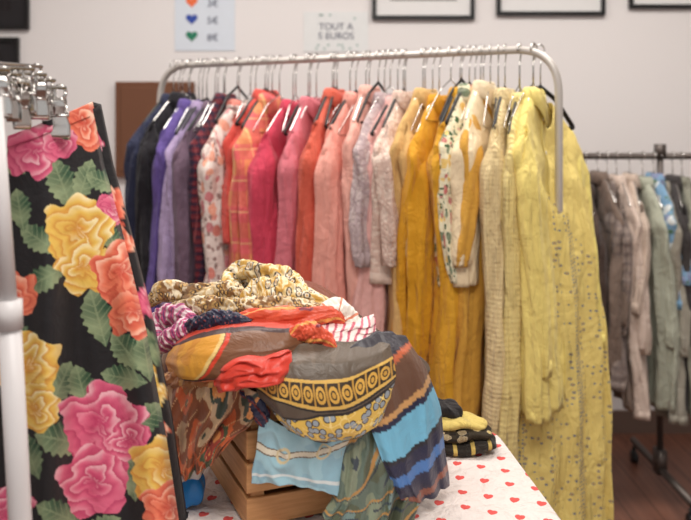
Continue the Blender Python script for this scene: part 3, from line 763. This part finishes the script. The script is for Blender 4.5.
Pt = np.stack([(PX-345.5)/F*D, D, CAM_Z-(PY-HOR)/F*D], -1)
Pt[..., 2] = np.maximum(Pt[..., 2], TZ+.025)
sk = MB(); sk.grid(Pt, UV=np.stack([U, V], -1), C=skirt_print(PX, PY))
st = 4
Bk = Pt[::st, ::st].copy(); Ub = U[::st, ::st]
Bk[..., 1] += .05+.02*np.sin(np.pi*Ub); Bk[:, 0] = Pt[::st, 0]; Bk[:, -1] = Pt[::st, nu-1]
sk.grid(Bk, C=skirt_print(PX[::st, ::st]+37, PY[::st, ::st]+61), flip=True)
k = 14; Wb = Pt[0:k].copy(); Wb[..., 1] -= .003
sk.grid(Wb, C=skirt_print(PX[0:k], PY[0:k]))
skirt = sk.build('floral_skirt', [M_cotton], solid=.001)

def clip(b, c, s=1., yaw=0.):
    c = np.array(c); cy, sy = math.cos(yaw), math.sin(yaw); R = np.array([[cy, -sy, 0], [sy, cy, 0], [0, 0, 1]])
    for sg_ in (-1, 1):
        prof = [(.012, .026), (.007, .012), (.003, .0), (.002, -.014), (.004, -.026), (.001, -.034)]
        rows = []
        for (yy, zz) in prof:
            w_ = .009+(.005 if zz < -.01 else .0)
            if zz > .02: w_ = .006
            rows.append([c+R @ np.array([xx*w_*s, sg_*yy*s, zz*s]) for xx in (-1, -.8, -.3, .3, .8, 1)])
        b.grid(np.array(rows))
    b.tube([c+R @ np.array([x_*s, 0, .002*s]) for x_ in (-.012, 0, .012)], .0045*s, 10)
    b.tube([c+R @ np.array([.008*s*math.cos(a), .0, (.034+.010*math.sin(a))*s]) for a in np.linspace(0, 2*math.pi, 16)], .002*s, 6)
def clip_hanger(px, py, d, yaw, parent=None, s=1.):
    c = at(px, py, d); b = MB(); clip(b, c, s, yaw)
    barz = c[2]+.040*s; e = np.array([-.468, d-.09, barz]); tip = np.array([c[0]+.008, c[1], barz])
    other = 2*e-tip; b.tube([tip, e, other], .002, 8)
    clip(b, (other[0]+.01, other[1], other[2]-.040*s), s, yaw)
    rx = -.47
    b.tube([e, (e[0], e[1], max(barz+.004, RL-.02))]+[(rx+.0165*math.cos(a), e[1], RL+.0165*math.sin(a)) for a in np.linspace(-.9, math.pi, 12)], .002, 8)
    return b.build('clip_hanger', [M_chrome], parent=parent, solid=.001)
clip_hanger(60, 116, 1.085, .1, parent=skirt, s=.95)
for a_ in ((40, 99, 1.06, .6), (28, 94, 1.03, .1), (14, 100, 1.0, -.4), (3, 96, .98, .3), (49, 104, 1.09, -.5), (22, 108, 1.02, .9), (36, 90, 1.10, .2)):
    clip_hanger(*a_, s=.8)

# ---------------------------------------------------------------- lights
def panel(name, x, y, sx, sy, power, z=2.78, col=(1, .955, .90)):
    ld = bpy.data.lights.new(name, 'AREA'); ld.shape = 'RECTANGLE'; ld.size = sx; ld.size_y = sy; ld.energy = power; ld.color = col
    o = bpy.data.objects.new(name, ld); o.location = (x, y, z); scene.collection.objects.link(o); return o
panel('ceiling_light', -.6, 2.2, 1.2, .5, 30); panel('ceiling_light', 1.1, 2.2, 1.2, .5, 28); panel('ceiling_light', .2, .2, 1.4, .8, 46)
w = bpy.data.worlds.new('World'); scene.world = w; w.use_nodes = True
w.node_tree.nodes['Background'].inputs[0].default_value = (1, .98, .965, 1); w.node_tree.nodes['Background'].inputs[1].default_value = .68

cam = bpy.data.cameras.new('camera'); co = bpy.data.objects.new('camera', cam); scene.collection.objects.link(co)
co.location = (0, 0, CAM_Z); co.rotation_euler = (math.pi/2, 0, 0)
cam.sensor_width = 36; cam.lens = 36*F/691; cam.shift_y = -(260-HOR)/691
cam.dof.use_dof = True; cam.dof.focus_distance = 1.38; cam.dof.aperture_fstop = 3.6
scene.camera = co
